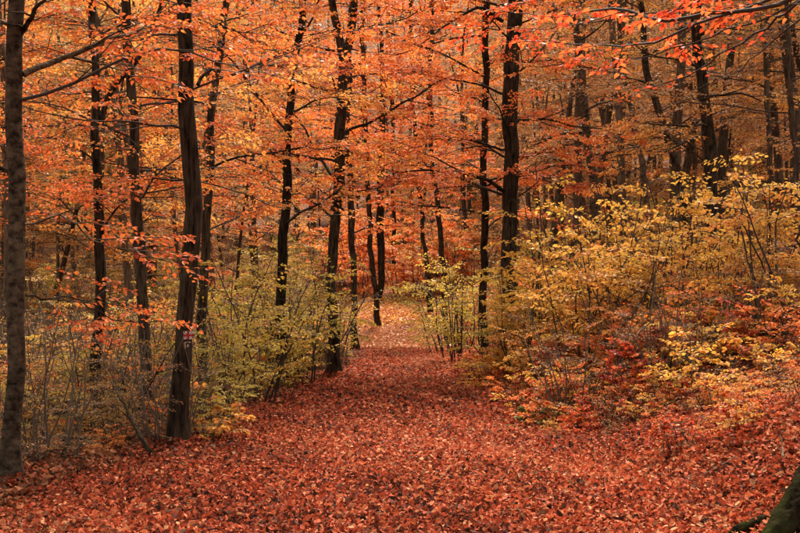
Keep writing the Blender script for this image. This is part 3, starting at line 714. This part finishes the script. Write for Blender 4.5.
while k < 34:
    y = rng.uniform(15, 27); px = rng.uniform(455, 590); x = (px - 400) * y / FPX
    if not .1 < x - path_right(y) < 2.2: continue
    kd = ['low', 'low', 'lowyel', 'lowred'][int(rng.integers(0, 4))]; k += 1
    fill(kd, px, y, rng.uniform(.7, 1.15), {'low': 'bushy orange path-edge seedling', 'lowred': 'bushy red path-edge seedling', 'lowyel': 'bushy yellow path-edge seedling'}[kd], 'path edge')
k = 0
while k < 44:
    y = rng.uniform(67, 120); px = rng.uniform(325, 485); x = (px - 400) * y / FPX
    kd = ['orange', 'far', 'far', 'rust', 'bare'][int(rng.integers(0, 5))]; k += 1
    fill(kd, px, y, rng.uniform(1.3, 2.2), {'orange': 'distant orange sapling', 'far': 'distant pinkish sapling', 'rust': 'distant rusty bush', 'bare': 'distant bare shrub'}[kd], 'slope')
k = 0
while k < 55:
    y = rng.uniform(9.3, 14); px = rng.uniform(520, 830); x = (px - 400) * y / FPX; e = x - path_right(y)
    if e < .5 + .5 * rng.random(): continue
    kd = ['low', 'lowred', 'lowbare', 'lowbare', 'low'][int(rng.integers(0, 5))]; k += 1
    fill(kd, px, y, rng.uniform(.3, .6), {'low': 'tiny orange seedling in the leaves', 'lowred': 'tiny red seedling in the leaves', 'lowbare': 'tiny bare seedling in the leaves'}[kd], 'near bank')
k = 0
while k < 280:
    y = rng.uniform(11.0, 24); px = rng.uniform(445, 840); x = (px - 400) * y / FPX
    e = x - path_right(y)
    if e < .15 + .5 * rng.random() or (y < 12.5 and e < 1.7): continue
    kd = ['low', 'low', 'lowred', 'lowred', 'lowyel', 'lowbare'][int(rng.integers(0, 6))]; k += 1
    fill(kd, px, y, rng.uniform(.6, 1.25) * (1 if e > 1.5 else .6) * (1 if y > 13.5 else .6), {'low': 'low orange-leaved seedling', 'lowred': 'low red-leaved seedling', 'lowyel': 'low yellow-leaved seedling', 'lowbare': 'low bare-twigged seedling'}[kd], 'right bank')

# ------------------------------------------------------------------ background trees
def forest_template(seed, h, r, pal, z0, nl, leafscale=2.0, dens=.5):
    rng = np.random.default_rng(seed); w = MB(); lv = MB()
    P = [np.array([0, 0, -.1])]; d = np.array([rng.normal(0, .05), rng.normal(0, .05), 1])
    while P[-1][2] < h: d = unit(d + rng.normal(0, .03, 3) + [0, 0, .04]); P.append(P[-1] + d * .6)
    P = np.array(P); rr = r * np.clip(1 - .9 * (P[:, 2] / h), .06, 1) ** .8; tube(w, P, rr, 8, bark_flare(rng, len(P), np.maximum(0, P[:, 2]), .4, .04))
    a = 0
    for z in np.linspace(z0, h - .5, nl):
        a += 2.4; k = int(np.argmin(np.abs(P[:, 2] - z)))
        L = rng.uniform(1.8, 3.6) * (1.1 - .5 * (z / h))
        dress_limb(rng, w, lv, limb_line(rng, P[k], [math.cos(a), math.sin(a), rng.uniform(.2, .7)], L), min(.03, rr[k] * .5), dens, .25, False, leafscale, scale=1.1, thin=True, twig=True, sides=4)
    return w.mesh('trunk', M['bark_far'], True), lv.mesh('crown', M[pal])
FT = [forest_template(500, 17, .12, 'far', 4.0, 20, 1.6, .4), forest_template(501, 20, .16, 'gold', 4.5, 22, 1.6, .4), forest_template(502, 15, .09, 'far', 2.5, 20, 1.5, .4),
      forest_template(503, 21, .18, 'brown', 5, 20, 1.6, .35), forest_template(504, 18, .11, 'redorange', 4, 22, 1.6, .4), forest_template(505, 13, .07, 'rust', 1.5, 20, 1.4, .4)]
rng = np.random.default_rng(9)
NAMES = ['slender tree with mixed leaves', 'orange-crowned tree', 'thin young rusty tree', 'tall brown-leaved tree', 'red-orange tree', 'thin low-branched sapling']
placed = []
tries = 0
while len(placed) < 296 and tries < 12000:
    tries += 1
    y = 22 + 96 * rng.random() ** .8
    half = 480 * y / FPX
    x = rng.uniform(-half, half)
    if path_left(y) - 1.5 < x < path_right(y) + 1.5 and y < 70: continue
    if abs(x) < 5 and y < 100: continue
    if 520 < px and (y < 34 or 640 < px < 740 and y < 42): continue
    if px < 330 and y < 29: continue
    if abs(x) < 7 and y < 78: continue
    if -26 < x < 0 and 56 < y < 96 and rng.random() < .6: continue
    px = 400 + x * FPX / y
    if y < 34 and 300 < px < 520: continue
    if any((x - a) ** 2 + (y - b) ** 2 < 2.2 ** 2 for a, b in placed): continue
    placed.append((x, y)); k = int(rng.integers(0, 6))
    if px > 540 and k in (1, 4) and rng.random() < .7: k = 3
    t = empty('woodland_tree', (x, y, gz(x, y)), NAMES[k], 'tree', NAMES[k] + ' of the woods behind'); LAB.setdefault((NAMES[k], 'woods'), []).append((px, y, t))
    t.rotation_euler = (rng.normal(0, .04), rng.normal(0, .04), rng.uniform(0, 6.28)); s = rng.uniform(.8, 1.2); t.scale = (s, s, s)
    a = bpy.data.objects.new('trunk', FT[k][0]); b = bpy.data.objects.new('crown', FT[k][1])
    for o in (a, b): col.objects.link(o); o.parent = t
    tag(b, kind='stuff')

# far-off wood on the hillside that reads as one mass
rng = np.random.default_rng(21); dm = MB()
for k in range(330):
    y = rng.uniform(118, 215); x = rng.uniform(-.55, .55) * y; z = gz(x, y); h = rng.uniform(17, 26)
    tube(dm, [[x, y, z - .3], [x + rng.normal(0, .4), y, z + h * .5], [x + rng.normal(0, .8), y, z + h]], [.22, .16, .03], 5)
dw = tag(dm.build('distant_trunks', M['bark_far']), 'far-off trunks on the wooded hillside', 'woods', kind='stuff')
dl = MB(); N = 110000
y = rng.uniform(120, 222, N); x = rng.uniform(-.62, .62, N) * y; z = ground(x, y) + rng.beta(1.3, 1.1, N) * 26
cell = np.sin(x * .9 + 2 * np.sin(y * .3)) * np.sin(z * 1.1 + x * .2) + .6 * np.sin(y * .8)
kp = cell > -.35; x, y, z = x[kp], y[kp], z[kp]; n_ = len(x)
ax = rng.normal(0, 1, (n_, 3)) * [1, 1, .3]; nr = rng.normal(0, .6, (n_, 3)) + [0, 0, 1]
add_leaves(dl, np.stack([x, y, z], 1), ax, nr, rng.uniform(.22, .5, n_), np.clip(.25 + .2 * np.sin(x * .15 + y * .1) + rng.normal(0, .08, n_), 0, .5), rng, False)
tag(dl.build('distant_foliage', M['far']), 'far-off autumn foliage of the wooded hillside', 'woods', kind='stuff')

# ------------------------------------------------------------------ fallen leaves
rng = np.random.default_rng(33)
def litter(name, N, ylo, yhi, xl, xr, size, mat, lift=.02, accept=None, p=1.0, fine=False, label=None):
    y = ylo + (yhi - ylo) * rng.random(N) ** p
    x = xl(y) + (xr(y) - xl(y)) * rng.random(N)
    if accept is not None:
        k = accept(x, y); x, y = x[k], y[k]
    n = len(x)
    z = ground(x, y) + rng.random(n) ** 2 * lift + .008
    a = rng.uniform(0, 6.28, n); tl = rng.normal(.1, .5, n)
    ax = np.stack([np.cos(a), np.sin(a), tl], 1); nr = np.stack([rng.normal(0, .6, n), rng.normal(0, .6, n), np.ones(n)], 1)
    tone = np.clip(.23 + .07 * np.sin(x * .9 + 1.3 * np.sin(y * .6)) + .06 * np.sin(x * 2.7 + y * 1.9 + 1.5 * np.sin(x * 1.1)) + .12 * sstep(17, 42, y) + rng.normal(0, .14, n), 0, .5)  # tone rises with distance: the brighter-lit far path is put into leaf colour
    mb = MB(); add_leaves(mb, np.stack([x, y, z], 1), ax, nr, size * rng.uniform(.5, 1.35, n), tone, rng, fine, fold=.38, curl=.42, aspect=.35)
    return tag(mb.build(name, mat), label, 'leaves', kind='stuff')
lim = lambda k: (lambda y: k * y * 480 / FPX)
edge = lambda x, y: x > path_left(y) + .15 * np.sin(y * 2.3) + .12 * np.sin(y * 5.1) + rng.normal(0, .22, len(x))
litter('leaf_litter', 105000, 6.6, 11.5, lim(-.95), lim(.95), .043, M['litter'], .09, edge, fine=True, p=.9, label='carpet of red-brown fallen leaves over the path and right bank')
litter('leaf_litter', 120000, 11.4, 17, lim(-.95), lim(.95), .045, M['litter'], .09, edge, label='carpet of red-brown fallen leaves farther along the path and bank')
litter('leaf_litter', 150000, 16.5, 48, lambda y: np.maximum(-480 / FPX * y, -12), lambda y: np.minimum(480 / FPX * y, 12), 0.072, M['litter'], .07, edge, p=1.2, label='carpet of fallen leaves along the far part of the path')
litter('leaf_litter', 60000, 7, 40, lambda y: np.maximum(-480 / FPX * y, -14), lambda y: path_left(y) + .1, .065, M['litter_brown'], .10, label='brown dead leaves on the ground among the left-hand trunks')
litter('leaf_litter', 40000, 45, 66, lambda y: -.16 * y, lambda y: .16 * y, .12, M['litter_far_lit'], .08, lambda x, y: rng.random(len(x)) < sstep(66, 58, y), label='fallen leaves on the slope beyond the path end, coloured pale orange to look sunlit')
litter('leaf_litter', 50000, 56, 120, lambda y: -.22 * y, lambda y: .22 * y, .15, M['rust'], .10, p=1.3, label='rusty fallen leaves on the far wooded slope')

litter('leaf_litter', 60000, 6.5, 30, lambda y: path_left(y), lambda y: path_right(y) + 2, .04, M['litter_brown'], .095,
       lambda x, y: np.sin(x * 1.9 + 1.4 * np.sin(y * .9)) + np.sin(y * 1.3 + x * .8) + rng.normal(0, .5, len(x)) > .75, label='brown trodden leaves in patches along the path')
cx = lambda y: .5 * (path_left(y) + path_right(y)) + .25 + .2 * np.sin(y * .25)
litter('leaf_litter', 26000, 7, 46, lambda y: cx(y) - 1.1, lambda y: cx(y) + 1.1, .036, M['litter_track'], .09, lambda x, y: np.abs(x - cx(y)) < np.abs(rng.normal(0, .55, len(x))), p=1.2, label='pale trodden leaf fragments along the middle of the path')
# leaves blown up against the near trunks
bank = MB()
for o in [o for o in col.objects if o.name.startswith('beech_tree') and o.location.y < 32]:
    n = 420; a = rng.uniform(0, 6.28, n); r = .16 + np.abs(rng.normal(0, .22, n)); x = o.location.x + r * np.cos(a); y = o.location.y + r * np.sin(a)
    z = ground(x, y) + np.maximum(0, .16 - .25 * (r - .16)) * rng.random(n)
    add_leaves(bank, np.stack([x, y, z], 1), np.stack([np.cos(a + 1), np.sin(a + 1), rng.normal(0, .5, n)], 1), np.stack([rng.normal(0, .6, n), rng.normal(0, .6, n), np.ones(n)], 1), .06 * rng.uniform(.6, 1.3, n), np.clip(rng.normal(.2, .14, n), 0, .5), rng, True, fold=.38, curl=.42, aspect=.35)
tag(bank.build('leaf_litter', M['litter']), 'fallen leaves banked against the feet of the near trunks', 'leaves', kind='stuff')

# the largest fallen leaves in view, one by one
protos = []
for k in range(8):
    b = MB(); r2 = np.random.default_rng(40 + k)
    add_leaves(b, np.zeros((1, 3)), np.array([[1., 0, 0]]), np.array([[0, 0, 1.]]), [1.0], np.array([.06 + .05 * k]), r2, True, fold=.40, curl=.45, aspect=.36)
    protos.append(b.mesh('leaf_blade', M['litter']))
for k in range(300):
    y = rng.uniform(7.7, 9.6); x = rng.uniform(-.37, .36) * y
    o = bpy.data.objects.new('fallen_leaf', protos[k % 8]); col.objects.link(o)
    o.location = (x, y, gz(x, y) + .06); o.rotation_euler = (rng.normal(0, .4), rng.normal(0, .4), rng.uniform(0, 6.28)); s = rng.uniform(.050, .070); o.scale = (s, s, s)
    tag(o, 'curled red-brown fallen leaf on top of the carpet nearest the camera', 'leaf', 'fallen leaves nearest the camera')

# ------------------------------------------------------------------ dead wood
def stick(label, pts, r, mat='stick', name='fallen_branch', twigs=3, seed=0):
    rg = np.random.default_rng(seed); P = np.array(pts, float)
    cum = np.r_[0, np.cumsum(np.linalg.norm(np.diff(P, axis=0), axis=1))]; s = np.linspace(0, cum[-1], 14)
    ln = np.stack([np.interp(s, cum, P[:, i]) for i in range(3)], 1) + rg.normal(0, r * .22, (14, 3))
    w = MB(); tube(w, ln, r * np.linspace(1, .4, 14), 7)
    o = empty(name, P[0], label, 'branch'); w.build('stick', M[mat], o, True, P[0])
    for k in range(twigs):
        p, t = along(ln, rg.uniform(.3, .95)); tw = limb_line(rg, p, unit(t + rg.normal(0, .6, 3) + [0, 0, .3]), cum[-1] * rg.uniform(.15, .35), 4)
        b = MB(); tube(b, tw, r * .45 * np.linspace(1, .3, 5), 4); b.build('twig', M[mat], o, True, P[0])
    return o
def on(px, v, dz=.04):
    p = hit(px, v).copy(); p[2] += dz; return p
b0 = hit(156, 460)
stick('dark dead pole leaning against the left-hand thicket', [b0, at(142, 440, b0[1]), at(128, 412, b0[1] + .3), at(118, 395, b0[1] + .5)], .03, 'bark', 'leaning_pole', 2, 1)
stick('thin pale stick lying across the leaves near the mossy root', [on(710, 450, .06), on(740, 451, .07), on(775, 449, .07), on(815, 447, .06)], .011, seed=2)
stick('short curved piece of dead wood left of the mossy root', [on(748, 480, .05), on(753, 484, .07), on(755, 494, .04)], .016, twigs=0, seed=3)
stick('pale broken twig standing against the mossy root', [on(783, 478, .03), on(783, 466, .12) + [0, 0, .02], on(780, 462, .2)], .012, twigs=1, seed=4)
stick('grey twig half buried in leaves under the right bank seedlings', [on(640, 440, .05), on(660, 430, .09), on(690, 428, .05)], .009, seed=5)
stick('dark fallen branch at the foot of the left-hand trunks', [on(70, 462, .05), on(100, 455, .12), on(150, 448, .08)], .022, 'bark', seed=6)
stick('forked dead branch lying left of the leaning pole', [on(20, 478, .05), on(50, 466, .15), on(85, 468, .1)], .014, 'bark', seed=7)
stick('upright broken stub among the seedlings on the right bank', [on(669, 388, -.02), on(669, 388, .28) + [.02, 0, 0], on(669, 388, .5) + [.05, 0, 0]], .016, 'bark', 'dead_stub', 2, 8)

for k in range(26):
    y = rng.uniform(8.2, 16); x = rng.uniform(path_left(y) - .6, path_right(y) + 3); a = rng.uniform(0, 6.28); L = rng.uniform(.15, .5)
    P = [(x + L * u * math.cos(a), y + L * u * math.sin(a)) for u in (0, .5, 1)]
    tw = stick('thin dry twig lying loose among the fallen leaves', [np.array([p, q, gz(p, q) + .075]) for p, q in P], rng.uniform(.004, .008), name='fallen_twig', twigs=1, seed=60 + k); tw['group'] = 'dry twigs among the fallen leaves'; tw['category'] = 'twig'

# ------------------------------------------------------------------ labels: what each repeat stands between, and how near it is there
MARKS = [(-999, 'left of the leftmost trunk'), (12, 'between the leftmost trunk and the forked one'), (97, 'between the forked trunk and the marked one'), (190, 'between the marked trunk and the curved forking one'),
         (337, 'between the curved forking trunk and the path end'), (395, 'between the path end and the slim straight trunk'), (484, 'by the two dark right-hand trunks'), (525, 'right of the thickest trunk'),
         (600, 'below the leaning grey trunks'), (660, 'around the dark crooked trunk'), (725, 'right of the dark crooked trunk'), (770, 'near the right margin')]
ORD = ['nearest'] + [w + ' nearest' for w in 'second third fourth fifth sixth seventh eighth ninth tenth eleventh twelfth thirteenth fourteenth fifteenth sixteenth seventeenth eighteenth nineteenth twentieth'.split()]
ORD += ['twenty-%s nearest' % w for w in 'first second third fourth fifth sixth seventh eighth ninth'.split()]
byz = {}
for (what, zone), items in LAB.items():
    for px, y, t in items:
        w = [m for p, m in MARKS if px >= p][-1]; byz.setdefault((what, w), []).append((y, t))
for (what, w), items in byz.items():
    items.sort(key=lambda e: e[0])
    for k, (y, t) in enumerate(items):
        t['label'] = what + ' ' + w if len(items) == 1 else '%s, %s %s' % (what, ORD[min(k, len(ORD) - 1)], w)
